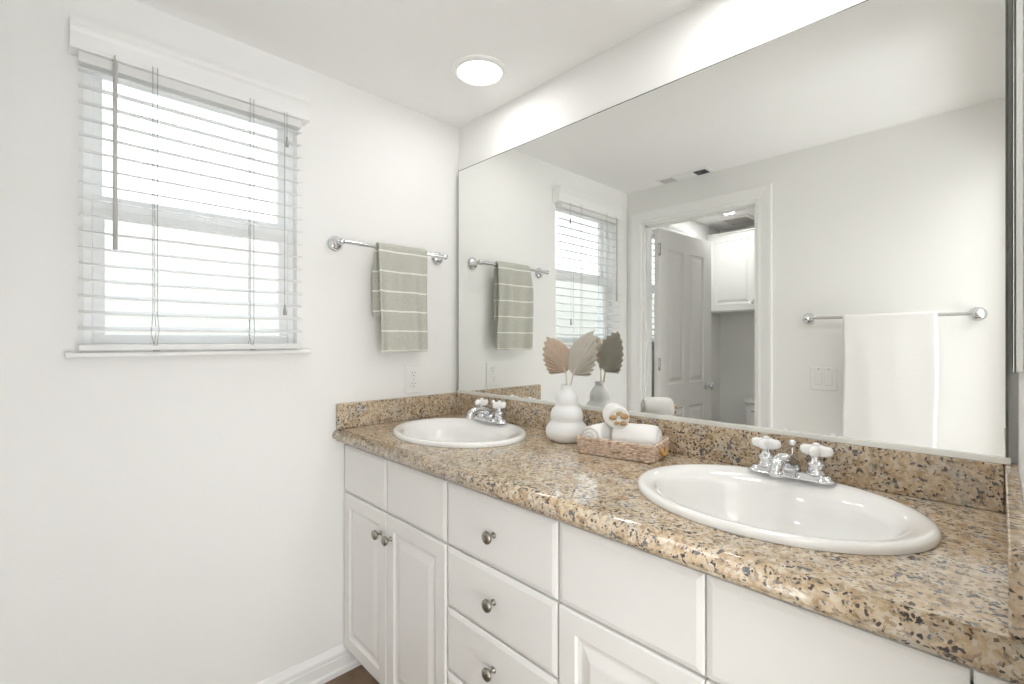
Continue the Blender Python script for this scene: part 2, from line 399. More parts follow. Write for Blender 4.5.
def make_blind():
    y0, y1 = -1.416, -.789
    t = thing('window_blind', (.02, (y0+y1)/2, 1.337), 'white horizontal slat blind with wand and crown valance over the window beside the towel bar', 'window blind')
    # crown valance with returns
    pr_ = [(.002, 2.208), (.058, 2.208), (.059, 2.216), (.053, 2.220), (.053, 2.230), (.055, 2.256), (.060, 2.268), (.066, 2.276), (.068, 2.288), (.068, 2.297), (.002, 2.297)]
    v = MB().prism(pr_, 'y', y0-.018, y1+.026)
    obj('valance', v, TRIM, t)
    obj('headrail', MB().box(.008, .046, y0, y1, 2.178, 2.2075, .002), SLAT, t)
    sl = MB(); th = math.radians(12.5); hw = .0265
    ca, sa = math.cos(th), math.sin(th)
    for i in range(17):
        z = 1.402+.04725*i
        if z > 2.17: break
        P = []
        for (a, c) in ((-hw, 0), (-hw*.5, .0018), (0, .0024), (hw*.5, .0018), (hw, 0)): P.append((a, c))
        Q = [(a, c+.0038) for a, c in P][::-1]
        poly = [(.033+a*ca+c*sa, z-a*sa+c*ca) for a, c in P+Q]
        sl.prism(poly, 'y', y0+.001, y1-.001)
    obj('slats', sl, SLAT, t)
    obj('bottom_rail', MB().box(.010, .062, y0, y1, 1.3375, 1.357, .003), SLAT, t)
    for yy in (-1.240, -.966):
        lc = MB()
        for x in (.0655, .0065): lc.tube([(x, yy+.006, 2.22), (x, yy+.006, 1.45), (x*.9+.003, yy+.010, 1.40), (x, yy+.004, 1.352)], .0011, 6)
        lc.tube([(.0665, yy-.006, 2.22), (.0665, yy-.006, 1.45), (.0665, yy-.010, 1.39), (.0665, yy-.002, 1.352)], .0011, 6)
        lc.lathe([(.002, 0), (.009, 0), (.009, .003), (.002, .003)], (.058, yy+.004, 1.3345), 12)
        obj('ladder_cord', lc, CORD, t)
    wd = MB().tube([(.082, -1.337, 2.195), (.082, -1.337, 1.637)], .0062, 6); wd.tube([(.066, -1.337, 2.21), (.075, -1.337, 2.212), (.082, -1.337, 2.200), (.082, -1.337, 2.18)], .002, 6)
    obj('wand', wd, WANDM, t)
    pc = MB().tube([(.068, -.858, 2.21), (.070, -.858, 1.50)], .0009, 6); pc.tube([(.070, -.850, 2.21), (.070, -.850, 2.12)], .0009, 6)
    p = obj('pull_cord', pc, CORD, t)
    for (yy, zz) in ((-.850, 2.10), (-.858, 1.48)):
        obj('cord_tassel', MB().lathe([(.002, .020), (.0035, .016), (.004, .008), (.0065, -.014), (.005, -.018), (.001, -.019)], (.070, yy, zz), 12), CORD, p)
    return t
W1 = make_window(1); B1 = make_blind()
W2 = copy_tree(W1); W2.name = 'window_2'
B2 = copy_tree(B1)
dy = ((WIN2[0]+WIN2[1])/2-(WIN[0]+WIN[1])/2)*S
W2.location.y += dy; B2.location.y += dy
B2['label'] = 'white slat blind glimpsed through the crack behind the open panelled door'
for o_ in (W2, B2): o_.scale = (1, 1.1, 1)

# ------------------------------------------------------------------ mirror
mr = thing('wall_mirror', (.97, -.012, 1.12), 'huge frameless wall mirror above the granite backsplash', 'mirror')
MX0, MX1, MZ0, MZ1, MY = .027, 1.906, 1.119, 2.207, -.0245
obj('mirror_glass', MB().box(MX0, MX1, MY, MY+.003, MZ0, MZ1), MIRROR, mr)
obj('mirror_backing', MB().box(MX0, MX1, MY+.0032, -.0005, MZ0, MZ1), MEDGE, mr)
ed = MB().box(MX0-.0015, MX0, MY-.0005, MY+.004, MZ0, MZ1).box(MX0-.0015, MX1, MY-.0005, MY+.004, MZ1, MZ1+.0025).box(MX1, MX1+.0045, MY-.001, -.0005, MZ0, MZ1)
obj('mirror_edge', ed, MEDGE, mr)
obj('bottom_channel', MB().box(.022, MX1+.008, MY-.006, MY-.0005, 1.1085, 1.1225, .001).box(.022, MX1+.008, MY-.0005, -.0005, 1.1085, 1.1188), CHAN, mr)

# ------------------------------------------------------------------ vanity cabinets
FY = -.605          # front face of doors and drawers
XB = [.004, .354, .718, 1.164, 1.519, 1.872]
ZT, ZD, ZM, ZL, ZB0 = .938, .745, .558, .362, .100
DRP = [(.0, -.004), (.004, 0), (.010, .0), (.012, -.0005)]
def front3(u, v, d): return (u, FY+.020-d, v)
FLATP = [(.0, .014), (.004, .0165), (.012, .0195), (.014, .020), (.016, .020)]
RAISP = [(.0, .015), (.004, .0195), (.050, .020), (.055, .0145), (.064, .0125), (.068, .0128), (.092, .0190), (.096, .0195)]
KNOB = [(.0045, 0), (.0085, .0), (.0085, .002), (.0048, .006), (.0045, .014), (.0075, .018), (.0150, .021), (.0172, .025), (.0160, .030), (.011, .0335), (.004, .035), (.0008, .035)]
def knob(x, z, parent):
    mb = MB().lathe([(r*1.03, -h) for r, h in KNOB], (0, 0, 0), 24, 'y')
    return obj('knob', mb.xf(Matrix.Translation((x, FY, z))), NICKEL, parent)
g = .0035
def unit(name, x0, x1, label, wide_stiles):
    t = thing(name, ((x0+x1)/2, -.3, 0), label, 'cabinet')
    b = MB().box(x0, x0+.016, -.584, -.004, .085, .955).box(x1-.016, x1, -.584, -.004, .085, .955).box(x0+.016, x1-.016, -.584, -.004, .085, .100)
    b.box(x0, x1, -.535, -.520, 0, .085).box(x0+.016, x1-.016, -.016, -.004, .10, .955)
    b.box(x0+.016, x1-.016, -.584, -.566, .915, .955)
    for xs in [x0+.016]+wide_stiles+[x1-.046]: b.box(xs, xs+.030, -.584, -.566, .10, .915)
    b.box(x0+.016, x1-.016, -.583, -.567, .722, .765)
    b.box(x0, x1, -.600, -.584, .940, .9545, .002)
    obj('body', b, CARC, t); return t
u1 = unit('vanity_cabinet', 0.0005, .718, 'white two-door sink cabinet against the window wall, under the farther basin', [XB[1]-.015])
u2 = unit('vanity_cabinet', .7185, 1.164, 'white bank of drawers with knobs between the two sink cabinets', [])
u3 = unit('vanity_cabinet', 1.1645, 1.9245, 'white sink cabinet under the nearer basin, cut by the bottom of the picture', [XB[4]-.015])
def front(name, par, x0, x1, z0, z1, prof): return obj(name, panel(MB(), x0+g/2, x1-g/2, z0+g/2, z1-g/2, 0, 0, front3, prof), CAB, par)
for a, b_ in ((XB[0], XB[1]), (XB[1], XB[2]-.001)):
    front('false_front', u1, a, b_, ZD, ZT, FLATP)
    d = front('door', u1, a, b_, ZB0, ZD-.003, RAISP)
    knob(XB[1]+(-.036 if a < .1 else .036), .662, d)
for z0, z1, kz in ((ZD, ZT, .838), (ZM, ZD-.003, .655), (ZL, ZM-.003, .470), (ZB0, ZL-.003, .24)):
    d = front('drawer', u2, XB[2]+.001, XB[3]-.001, z0, z1, FLATP); knob(.938, kz, d)
for a, b_ in ((XB[3]+.001, XB[4]), (XB[4], XB[5])):
    front('false_front', u3, a, b_, ZD, ZT, FLATP)
    d = front('door', u3, a, b_, ZB0, ZD-.003, RAISP)
    knob(XB[4]+(-.036 if a < 1.4 else .036), .662, d)
obj('filler_panel', MB().box(XB[5]+.002, 1.924, FY+.003, -.584, ZB0, ZT, .002), CAB, u3)

# ------------------------------------------------------------------ granite worktop with two basin cut-outs
SINKS = [(.418, -.325), (1.53, -.312)]; SA, SB = .294, .236
def ell(cx, cy, a, b_, n=96, z=0): return [(cx+a*math.cos(2*pi*i/n), cy+b_*math.sin(2*pi*i/n), z) for i in range(n)]
ct = MB(); zt_ = 1.005
bm = bmesh.new(); edges = []
def loop(pts):
    vs = [bm.verts.new(p) for p in pts]
    for i in range(len(vs)): edges.append(bm.edges.new((vs[i], vs[(i+1) % len(vs)])))
X0c, X1c, YFc, YBc = .0005, 1.9245, -.622, -.0005
loop([(X0c, YFc, zt_), (X1c, YFc, zt_), (X1c, YBc, zt_), (X0c, YBc, zt_)])
for cx, cy in SINKS: loop(ell(cx, cy, SA-.03, SB-.03, 96, zt_))
bmesh.ops.triangle_fill(bm, use_beauty=True, use_dissolve=False, edges=edges, normal=(0, 0, 1))
bm.verts.index_update(); ct.add([v.co[:] for v in bm.verts], [[v.index for v in f.verts] for f in bm.faces]); bm.free()
for cx, cy in SINKS:
    ct.rings([ell(cx, cy, SA-.03, SB-.03, 96, zt_), ell(cx, cy, SA-.03, SB-.03, 96, .9555)], False)
nose = [(YFc, zt_)]
for i in range(1, 13):
    a = pi/2+pi*.62*i/12; nose.append((YFc+.030*math.cos(a)*.95, zt_-.026+.026*math.sin(a)))
nose += [(YFc-.014, .966), (YFc-.013, .9600), (YFc-.010, .9555), (YFc, .9555)]
V = [(x, y, z) for x in (X0c, X1c) for y, z in nose]; n_ = len(nose)
ct.add(V, [(i, i+1, n_+i+1, n_+i) for i in range(n_-1)], True)
ct.add(V, [list(range(n_)), list(range(n_, 2*n_))])
ct.add([(X0c, YFc, .9555), (X1c, YFc, .9555), (X1c, YFc+.05, .9555), (X0c, YFc+.05, .9555)], [(0, 1, 2, 3)])
ct.add([(X0c, YBc, .9555), (X1c, YBc, .9555), (X1c, YBc, zt_), (X0c, YBc, zt_)], [(0, 1, 2, 3)])
obj('worktop', ct, GRAN, label='long speckled tan granite worktop with rounded edge running over all the white cabinets', cat='countertop')
def splash(lbl, *b_): obj('backsplash', MB().box(*b_, .0025, 2), GRAN, label=lbl, cat='backsplash')
splash('long speckled granite backsplash under the mirror', .0222, 1.9045, -.034, -.0005, 1.0055, 1.108)
splash('short granite side splash on the window wall below the outlet', .0005, .0218, -.637, -.0005, 1.0055, 1.108)
splash('granite side splash at the right edge of the picture', 1.905, 1.9245, -.62, -.0005, 1.0055, 1.108)

# ------------------------------------------------------------------ oval basins
def make_sink(cx, cy, label):
    t = thing('sink', (cx, cy, 1.0055), label, 'sink', 'white oval basins set in the granite')
    prof = [(1.0, 1.0058), (1.003, 1.0105), (.998, 1.0165), (.985, 1.0205), (.965, 1.0222), (.94, 1.0222), (.90, 1.0195), (.865, 1.0165), (.845, 1.013)]
    loops = [ell(cx, cy, SA*k, SB*k, 80, z) for k, z in prof]
    # bowl, shifted towards the front so a faucet deck is left at the back
    for k, z, sh in ((.80, 1.005, .012), (.775, .988, .018), (.755, .96, .022), (.72, .93, .024), (.64, .895, .024), (.50, .868, .022), (.33, .852, .02), (.16, .846, .02), (.085, .843, .02)):
        loops.append(ell(cx, cy-sh, SA*(k+.02), SB*(k-.005), 80, z))
    obj('basin', MB().rings(loops, False, False, True), PORC, t)
    under = [ell(cx, cy-.02, SA*k, SB*k, 48, z) for k, z in ((.86, 1.0052), (.84, .96), (.76, .90), (.56, .85), (.2, .825), (.09, .82))]
    obj('bowl_shell', MB().rings(under, False, False, True), PORC, t)
    obj('drain', MB().lathe([(.001, .846), (.016, .846), (.019, .849), (.027, .849), (.030, .8455), (.030, .835), (.02, .80)], (cx, cy-.02, 0), 28), CHROME, t, label='chrome drain')
    return t
make_sink(*SINKS[0], 'white oval drop-in basin nearer the window wall')
make_sink(*SINKS[1], 'large white oval drop-in basin in front, right of the woven basket')

# ------------------------------------------------------------------ faucets
def make_faucet(x, y, label):
    z0 = 1.0222
    t = thing('faucet', (x, y, z0), label, 'faucet', 'chrome faucets with white cross handles')
    def st(hl, r, z):    # stadium outline
        P = []
        for i in range(16): a = -pi/2+pi*i/15; P.append((hl-r+r*math.cos(a), r*math.sin(a), z))
        for i in range(16): a = pi/2+pi*i/15; P.append((-(hl-r)+r*math.cos(a), r*math.sin(a), z))
        return P
    T = Matrix.Translation((x, y, z0))
    bp = MB().rings([st(.102, .031, 0), st(.103, .032, .003), st(.101, .030, .006), st(.094, .024, .008), st(.092, .022, .013), st(.088, .018, .016)], True, True, True)
    obj('base_plate', bp.xf(T), CHROME, t)
    sp = MB().lathe([(.024, .012), (.024, .024), (.021, .036), (.015, .044), (.004, .047), (.001, .047)], (0, 0, 0), 28)
    sp.tube([(0, .004, .030), (0, -.02, .040), (0, -.055, .052), (0, -.085, .053), (0, -.105, .046), (0, -.112, .034), (0, -.113, .024)], [.020, .019, .016, .0145, .014, .0135, .0135], 18)
    sp.lathe([(.0135, .021), (.0155, .021), (.0155, .031), (.0135, .032)], (0, -.113, 0), 20)
    obj('spout', sp.xf(T), CHROME, t)
    obj('lift_rod', MB().tube([(0, .016, .03), (0, .018, .076)], .0028, 8).lathe([(.001, .070), (.007, .071), (.0095, .076), (.0085, .084), (.005, .088), (.001, .089)], (0, .018, 0), 16).xf(T), CHROME, t)
    for sx in (-.0575, .0575):
        v = MB().lathe([(.0235, .014), (.0235, .019), (.019, .022), (.018, .034), (.0205, .037), (.0205, .041), (.014, .044), (.0115, .052), (.0125, .062), (.0115, .068)], (sx, 0, 0), 24)
        vo = obj('valve_stem', v.xf(T), CHROME, t)
        lp = []
        for (k, z) in ((.30, .060), (.72, .0605), (.94, .065), (1.0, .0725), (.95, .080), (.78, .0845), (.40, .086)):
            L_ = []
            for i in range(64):
                a = 2*pi*i/64+.5; c = math.cos(2*a)**2
                r = (.0195+.0175*c**.9)*k if k > .5 else .0155*k*1.6
                L_.append((sx+r*math.cos(a), r*math.sin(a), z+.001*c))
            lp.append(L_)
        h = obj('cross_handle', MB().rings(lp, True, True, True).xf(T), PORC, vo, label='white porcelain cross handle')
        obj('handle_cap', MB().lathe([(.001, .0845), (.0085, .0860), (.0082, .0895), (.005, .0925), (.0006, .0935)], (sx, 0, 0), 16).xf(T), PORC, vo)
    return t
make_faucet(SINKS[0][0]-.046, -.118, 'chrome faucet with white cross handles on the basin nearer the window wall')
make_faucet(SINKS[1][0]-.007, -.105, 'chrome faucet with white cross handles on the basin right of the woven basket')

# ------------------------------------------------------------------ vase and palm leaves
vx, vy, vz = .803, -.128, 1.0055
vprof = [(.0005, .0), (.050, .0), (.063, .006), (.0735, .018), (.0775, .033), (.0750, .048), (.067, .061), (.0575, .070), (.0562, .074), (.0590, .082), (.0592, .093), (.0565, .106), (.0500, .118), (.0425, .1255), (.0400, .130), (.0415, .138), (.0415, .148), (.0385, .160), (.0320, .172), (.0240, .181), (.0205, .187), (.0205, .197), (.0215, .201), (.0200, .2025), (.0175, .200), (.0170, .185), (.03, .16), (.03, .13), (.02, .1), (.0005, .09)]
obj('vase', MB().lathe([(r, h) for r, h in vprof], (vx, vy, vz), 56, cap=False), VASE, loc=(vx, vy, vz), label='matte white triple-bulge gourd vase beside the woven basket', cat='vase')
def palm(base, origin, tilt, yaw, size, wide, m, label):
    """pleated spade-shaped dried palm leaf: base in the vase, origin = where the ribs fan out"""
    t = thing('dried_palm_leaf', base, label, 'dried leaf')
    O = Vector(origin); R = Vector((math.cos(yaw), math.sin(yaw), 0)); N = Vector((-math.sin(yaw), math.cos(yaw), 0)); U = Vector((0, 0, 1))
    n = 30; rows = 9; V = []; AM = math.radians(72)
    for i in range(n+1):
        a = (i/n*2-1)*AM; f_ = abs(i/n*2-1)
        ln = size*(.47+.53*(1-f_)**1.25)*(1 if i % 2 else .955)
        for j in range(rows+1):
            s_ = j/rows; r = ln*s_
            d = (U*math.cos(a)+R*math.sin(a)*wide)
            ca, sa = math.cos(tilt), math.sin(tilt)
            loc = U*(d.dot(U)*ca-d.dot(R)*sa)+R*(d.dot(R)*ca+d.dot(U)*sa)
            V.append(O+loc*r+N*((.0088 if i % 2 else -.0088)*s_+.10*size*s_*s_*math.cos(a)))
    F = [(i*(rows+1)+j, (i+1)*(rows+1)+j, (i+1)*(rows+1)+j+1, i*(rows+1)+j+1) for i in range(n) for j in range(rows)]
    k = len(V); V2 = V+[v+N*.0008 for v in V]; F2 = F+[tuple(q+k for q in f[::-1]) for f in F]
    obj('blade', MB().add(V2, F2), m, t)
    B = Vector(base); M_ = (B+O)/2+Vector((.002, 0, 0))
    obj('stem', MB().tube([B, M_, O, O+(U*math.cos(tilt)+R*math.sin(tilt))*size*.25], [.0030, .0028, .0026, .0008], 8), STEMM, t)
    return t
YW = math.atan2(.7185, .6955)
palm((vx+.004, vy+.002, 1.135), (.803, -.132, 1.252), -.48, YW+.25, .148, .84, LEAFT, 'tan pleated dried palm leaf leaning left in the gourd vase')
palm((vx-.003, vy-.002, 1.135), (.829, -.124, 1.244), .43, YW-.78, .178, .78, LEAFG, 'larger grey cream dried palm leaf leaning right in the gourd vase')

# ------------------------------------------------------------------ basket with rolled washcloths
BX, BY, BA = 1.052, -.150, math.radians(11)
MBk = Matrix.Translation((BX, BY, 1.0055)) @ Matrix.Rotation(BA, 4, 'Z')
bk = thing('woven_basket', (BX, BY, 1.0055), 'small rectangular woven tray basket holding white rolled washcloths', 'basket')
def rrect(hl, hw, r, n=168):
    per = [(hl-r, -hw, 0)]
    P = []
    segs = [((-(hl-r), -hw), (hl-r, -hw)), ((hl-r, -(hw-r)), -pi/2), ((hl, -(hw-r)), (hl, hw-r)), ((hl-r, hw-r), 0), ((hl-r, hw), (-(hl-r), hw)), ((-(hl-r), hw-r), pi/2), ((-hl, hw-r), (-hl, -(hw-r))), ((-(hl-r), -(hw-r)), pi)]
    Ls = [2*(hl-r), r*pi/2, 2*(hw-r), r*pi/2]*2; T_ = sum(Ls)
    for i in range(n):
        s_ = T_*i/n
        for k, l in enumerate(Ls):
            if s_ <= l+1e-9: break
            s_ -= l
        q = s_/l
        if k % 2 == 0:
            (a, b_), (c, d) = segs[k]; p = (a+(c-a)*q, b_+(d-b_)*q); nn = [(0, -1), (1, 0), (0, 1), (-1, 0)][k//2]
        else:
            (a, b_), a0 = segs[k]; an = a0+q*pi/2; p = (a+r*math.cos(an), b_+r*math.sin(an)); nn = (math.cos(an), math.sin(an))
        P.append((p, nn))
    return P
HL, HW = .122, .078
wv = MB(); rows = 8; rr = rrect(HL, HW, .014, 176)
for k in range(rows):
    z = .0045+k*.0059; fl = 1+.02*k/rows
    pts = []
    for i, ((px, py), (nx, ny)) in enumerate(rr):
        o_ = .0034*math.sin(i*2*pi/(176/26)+(pi if k % 2 else 0))
        pts.append((px*fl+nx*o_, py*fl+ny*o_, z+.0007*math.sin(i*.9+k)))
    wv.tube(pts, .0036, 6, True)
obj('woven_side', wv.xf(MBk), BASK, bk)
rim = MB()
for q in range(2):
    rim.tube([(px*1.022+nx*.003*math.cos(i*.55+q*pi), py*1.03+ny*.003*math.cos(i*.55+q*pi), .050+.0028*math.sin(i*.55+q*pi)) for i, ((px, py), (nx, ny)) in enumerate(rr)], .0030, 6, True)
obj('rim', rim.xf(MBk), BASK, bk)
obj('base', MB().box(-HL+.004, HL-.004, -HW+.004, HW-.004, .0005, .005, .002).xf(MBk), BASK, bk)
for sx in (1, -1):
    hd = MB().tube([(sx*(HL+.004), -.026, .036), (sx*(HL+.009), -.024, .028), (sx*(HL+.013), -.016, .018), (sx*(HL+.014), 0, .014), (sx*(HL+.013), .016, .018), (sx*(HL+.009), .024, .028), (sx*(HL+.004), .026, .036)], .0062, 8)
    obj('handle', hd.xf(MBk), LEATH, bk, label='tan leather loop handle')
def roll_mesh(r, ln, turns=3.2, seed=0):
    rnd = random.Random(seed); nt_ = 56; V = []; F = []
    # surface of the roll: rounded ends carrying a spiral groove, terry lumps on the outside
    prof = []
    for q in range(15): prof.append((r*q/14*.93, -1))
    prof = [(r*.03+r*.90*q/14, 'a') for q in range(15)]+[(r, x) for x in (-.5+.018/ln*r*20*0, )]
    rings_ = []
    def end(sgn):
        out = []
        for q in range(16):
            rad = r*(.04+.70*q/15); L_ = []
            for i in range(nt_):
                a = 2*pi*i/nt_; ph = (rad/r*turns-a/(2*pi)*sgn) % 1
                gr = math.exp(-((ph-.5)/.16)**2)
                L_.append((sgn*(ln/2-gr*.006-.006*(q/15)**4), rad*math.cos(a), rad*math.sin(a)))
            out.append(L_)
        return out
    A = end(-1); B = end(1)[::-1]; mid = []
    for x in (-.47, -.42, -.3, -.15, 0, .15, .3, .42, .47):
        L_ = []
        for i in range(nt_):
            a = 2*pi*i/nt_; rr_ = r*{.47: .80, .42: .925, .3: 1.0, .15: 1.02, 0: 1.02}[abs(x)]*(1+.02*math.sin(a*3+x*4+seed)+.012*math.sin(x*23+seed*2+a))
            if 1.0 < a < 1.25: rr_ *= .955
            L_.append((x*ln, rr_*math.cos(a), rr_*math.sin(a)))
        mid.append(L_)
    return MB().rings(A+mid+B, True, True, True)
def towel_roll(r, ln, loc, yaw, squash, label, seed, pitch=0, flower=False):
    M = Matrix.Translation(loc) @ Matrix.Rotation(yaw, 4, 'Z') @ Matrix.Rotation(pitch, 4, 'Y') @ Matrix.Diagonal((1, 1, squash, 1))
    o = obj('rolled_washcloth', roll_mesh(r, ln, seed=seed).xf(M), TERRY, loc=loc, label=label, cat='towel', group='rolled washcloths in the basket')
    if flower:
        fb = MB()
        for q, (rad_, big) in enumerate(((.50, 1.2), (.46, .8), (.52, 1.1), (.42, .7), (.50, 1.0))):
            a = q*2*pi/5+.4
            fb.lathe([(.0005, -.004), (.007*big, -.003), (.0095*big, .001), (.0065*big, .004), (.0005, .0055)], (ln/2+.001, r*rad_*math.cos(a), r*rad_*math.sin(a)), 12, 'x', sx=1.2, sy=.8)
        obj('dried_flower', fb.xf(M), TANFL, o, label='tan dried seed flower tucked in the roll end')
    return o
cdir = -pi/4+.0
def bpt(u, v, z): return tuple(MBk @ Vector((u, v, z)))
towel_roll(.044, .138, bpt(-.072, .004, .0475), BA+1.35, .92, 'white rolled washcloth at the vase end of the basket', 1)
towel_roll(.052, .150, bpt(.046, .004, .0525), BA+.12, .86, 'long white rolled washcloth at the faucet end of the basket', 2)
towel_roll(.037, .115, bpt(-.022, -.004, .1185), -.80, 1.0, 'topmost white rolled washcloth with a tan dried flower in its end', 3, 0, True)

# ------------------------------------------------------------------ towel bars
ROS = [(.0005, 0), (.030, 0), (.032, .003), (.031, .006), (.025, .008), (.026, .011), (.022, .014), (.014, .016), (.010, .022), (.009, .040), (.0105, .052)]
def make_bar(name, a0, a1, z, wall_pos, axis, sgn, label, ext=.012):
    """axis 'y': bar on the left wall running along y; axis 'x': bar on the front wall running along x. sgn: direction out of the wall"""
    off = .064
    mid = (a0+a1)/2
    org = (wall_pos, mid, z) if axis == 'y' else (mid, wall_pos, z)
    t = thing('towel_bar', org, label, 'towel bar')
    for a in (a0, a1):
        mb = MB().lathe([(r, h*1.0) for r, h in ROS], (0, 0, 0), 30, 'x')
        mb.lathe([(.0005, -.015), (.009, -.013), (.0135, -.006), (.0145, 0), (.0135, .006), (.009, .013), (.0005, .015)], (off, 0, 0), 20, 'y')
        if axis == 'y': M = Matrix.Translation((wall_pos+.0005, a, z))
        else: M = Matrix.Translation((a, wall_pos+.0005, z)) @ Matrix.Rotation(pi/2, 4, 'Z')
        obj('bracket', mb.xf(M), CHROME, t)
    if axis == 'y': p0, p1 = (wall_pos+off, a0-ext, z), (wall_pos+off, a1+ext, z)
    else: p0, p1 = (a0-ext, wall_pos+sgn*off, z), (a1+ext, wall_pos+sgn*off, z)
    d = (Vector(p1)-Vector(p0)).normalized(); P = [Vector(p0)-d*.004, Vector(p0), Vector(p0)+d*.006, Vector(p1)-d*.006, Vector(p1), Vector(p1)+d*.004]
    obj('rod', MB().tube(P, [.004, .0085, .0082, .0082, .0085, .004], 18), CHROME, t)
    return t
make_bar('towel_bar', -.640, -.134, 1.765, 0, 'y', 1, 'chrome towel bar with round brackets on the window wall, holding the sage towel')
make_bar('towel_bar', 1.163, 1.828, 1.488, YB, 'x', 1, 'chrome towel bar seen in the mirror holding the white towel')

def drape(zbar, zf, zb, a0, a1, off, thick, wav, seed, flare=0):
    """towel over a bar: returns function of (outward, along, z) triples; solid cross-section swept along the bar"""
    rnd = random.Random(seed); R_ = .0095+thick/2; path = []
    n1 = 26
    for i in range(n1): path.append((-R_, zb+(zbar-zb)*i/n1))
    for i in range(13): a = pi-pi*i/12; path.append((R_*math.cos(a), zbar+R_*math.sin(a)))
    for i in range(1, n1+12): path.append((R_, zbar+(zf-zbar)*i/(n1+11)))
    na = 30; n = len(path); out = []
    ph = [rnd.uniform(0, 6) for _ in range(6)]
    for j in range(na+1):
        s_ = j/na; loopp = []; inn = []
        for i, (o, z) in enumerate(path):
            dn = max(0, (zbar-z)); side = 1 if o > 0 else -1
            k = min(1, dn/.12)
            wv_ = wav*k*(math.sin(s_*9+ph[0]+dn*2)*.5+math.sin(s_*17+ph[1]-dn*4)*.3+math.sin(s_*5+ph[2])*.4)
            oo = o+side*(wv_*.9+flare*dn)+(.0 if side > 0 else 0)
            al = a0+(a1-a0)*s_+(s_-.5)*.02*k*0+.004*math.sin(dn*9+ph[3])*k
            px = path[min(i+1, n-1)]; pm = path[max(i-1, 0)]; t = Vector((px[0]-pm[0], px[1]-pm[1])).normalized()
            nx, nz = -t.y, t.x
            edge = .55 if j in (0, na) else 1
            h = thick/2*edge
            loopp.append((off+oo+nx*h, al, z+nz*h)); inn.append((off+oo-nx*h, al, z-nz*h))
        out.append(loopp+inn[::-1])
    return out
lo_ = drape(1.765, 1.318, 1.47, -.486, -.243, .064, .010, .022, 3)
mb = MB().rings(lo_, True, True, True)
obj('hand_towel', mb, SAGE, loc=(.064, -.37, 1.765), label='sage green hand towel with thin white stripes hanging on the chrome bar by the window', cat='towel')
lo_ = drape(1.488, .80, .90, 1.330, 1.696, .064, .006, .003, 5)
lo2 = [[(y, YB+x, z) for x, y, z in l] for l in lo_]
obj('bath_towel', MB().rings(lo2, True, True, True), TERRY, loc=(1.51, YB+.064, 1.5), label='plain white bath towel seen in the mirror on the opposite wall', cat='towel')

# ------------------------------------------------------------------ electrical plates
ot = thing('wall_outlet', (.0005, -.270, 1.122), 'white duplex outlet below the sage hand towel', 'outlet')
obj('cover_plate', MB().box(.0005, .006, -.314, -.227, 1.124, 1.252, .003, 3), PLATE, ot)
for zc in (1.163, 1.213):
    rc = obj('receptacle', MB().lathe([(.0185, 0), (.0185, .003), (.017, .004), (.001, .004)], (.0055, -.2705, zc), 28, 'x', sy=.86), PLATE, ot)
    sl = MB().box(.0094, .0099, -.2785, -.2765, zc+.002, zc+.011).box(.0094, .0099, -.2645, -.2625, zc+.003, zc+.010).lathe([(.0001, 0), (.0024, 0), (.0024, .0004), (.0001, .0004)], (.0094, -.2705, zc-.007), 12, 'x')
    obj('slots', sl, DARK, rc)
obj('screw', MB().lathe([(.0001, 0), (.003, 0), (.0025, .001), (.0001, .0012)], (.006, -.2705, 1.188), 12, 'x'), CHROME, ot)
sw = thing('light_switch', (1.23, YB+.0005, 1.10), 'white double rocker switch plate seen in the mirror left of the white towel', 'light switch')
obj('cover_plate', MB().box(1.168, 1.292, YB+.0005, YB+.006, 1.096, 1.222, .003, 3), PLATE, sw)
for xc in (1.2065, 1.2535):
    obj('rocker', MB().box(xc-.0175, xc+.0175, YB+.0055, YB+.010, 1.124, 1.194, .002, 2), PLATE, sw)
    obj('screw', MB().lathe([(.0001, 0), (.003, 0), (.0025, .001), (.0001, .0012)], (xc, YB+.006, 1.210), 12, 'y'), CHROME, sw)

# ------------------------------------------------------------------ ceiling fittings
def can(x, y, label, r=.088):
    t = thing('recessed_light', (x, y, ZC-.012), label, 'ceiling light')
    obj('trim_ring', MB().lathe([(r, .0115), (r, .004), (r+.004, .0), (r+.014, .003), (r+.020, .009), (r+.020, .0115)], (x, y, ZC-.012), 48, cap=False), TRIM, t)
    obj('diffuser', MB().lathe([(.0005, .0045), (r*.6, .004), (r, .0065), (r, .0105), (.0005, .0105)], (x, y, ZC-.012), 48, cap=False), GLOW, t)
    return t
can(.458, -.25, 'glowing round recessed ceiling light above the farther basin')
can(1.45, -.25, 'recessed ceiling light above the nearer basin, just beyond the top edge')
can(.33, -2.56, 'round ceiling light of the toilet room seen in the mirror above the open door', .08)
va = thing('air_vent', (.47, -1.535, ZC), 'white ceiling air register with two small grilles seen in the mirror above the door', 'vent')
fx0, fx1, fy0, fy1 = .295, .645, -1.578, -1.470
obj('cover', MB().box(fx0, fx1, fy0-.006, fy1, ZC-.006, ZC-.0005, .002), TRIM, va)
for (a, b_) in ((.310, .400), (.545, .622)):
    gr = obj('grille', MB().box(a, b_, fy0+.012, fy1-.02, ZC-.0075, ZC-.0055), VENTD if a > .4 else CORD, va)
    lv = MB()
    for i in range(6):
        xx = a+(b_-a)*(i+.5)/6; lv.box(xx-.0012, xx+.0012, fy0+.012, fy1-.02, ZC-.0095, ZC-.0075)
    obj('louvre', lv, VENTD if a > .4 else TRIM, gr)
ef = thing('exhaust_fan', (.30, -2.90, ZC), 'square white exhaust fan cover on the toilet room ceiling seen in the mirror', 'vent')
obj('cover', MB().box(.175, .420, -3.06, -2.80, ZC-.018, ZC-.0005, .008, 3), TRIM, ef)
lv = MB()
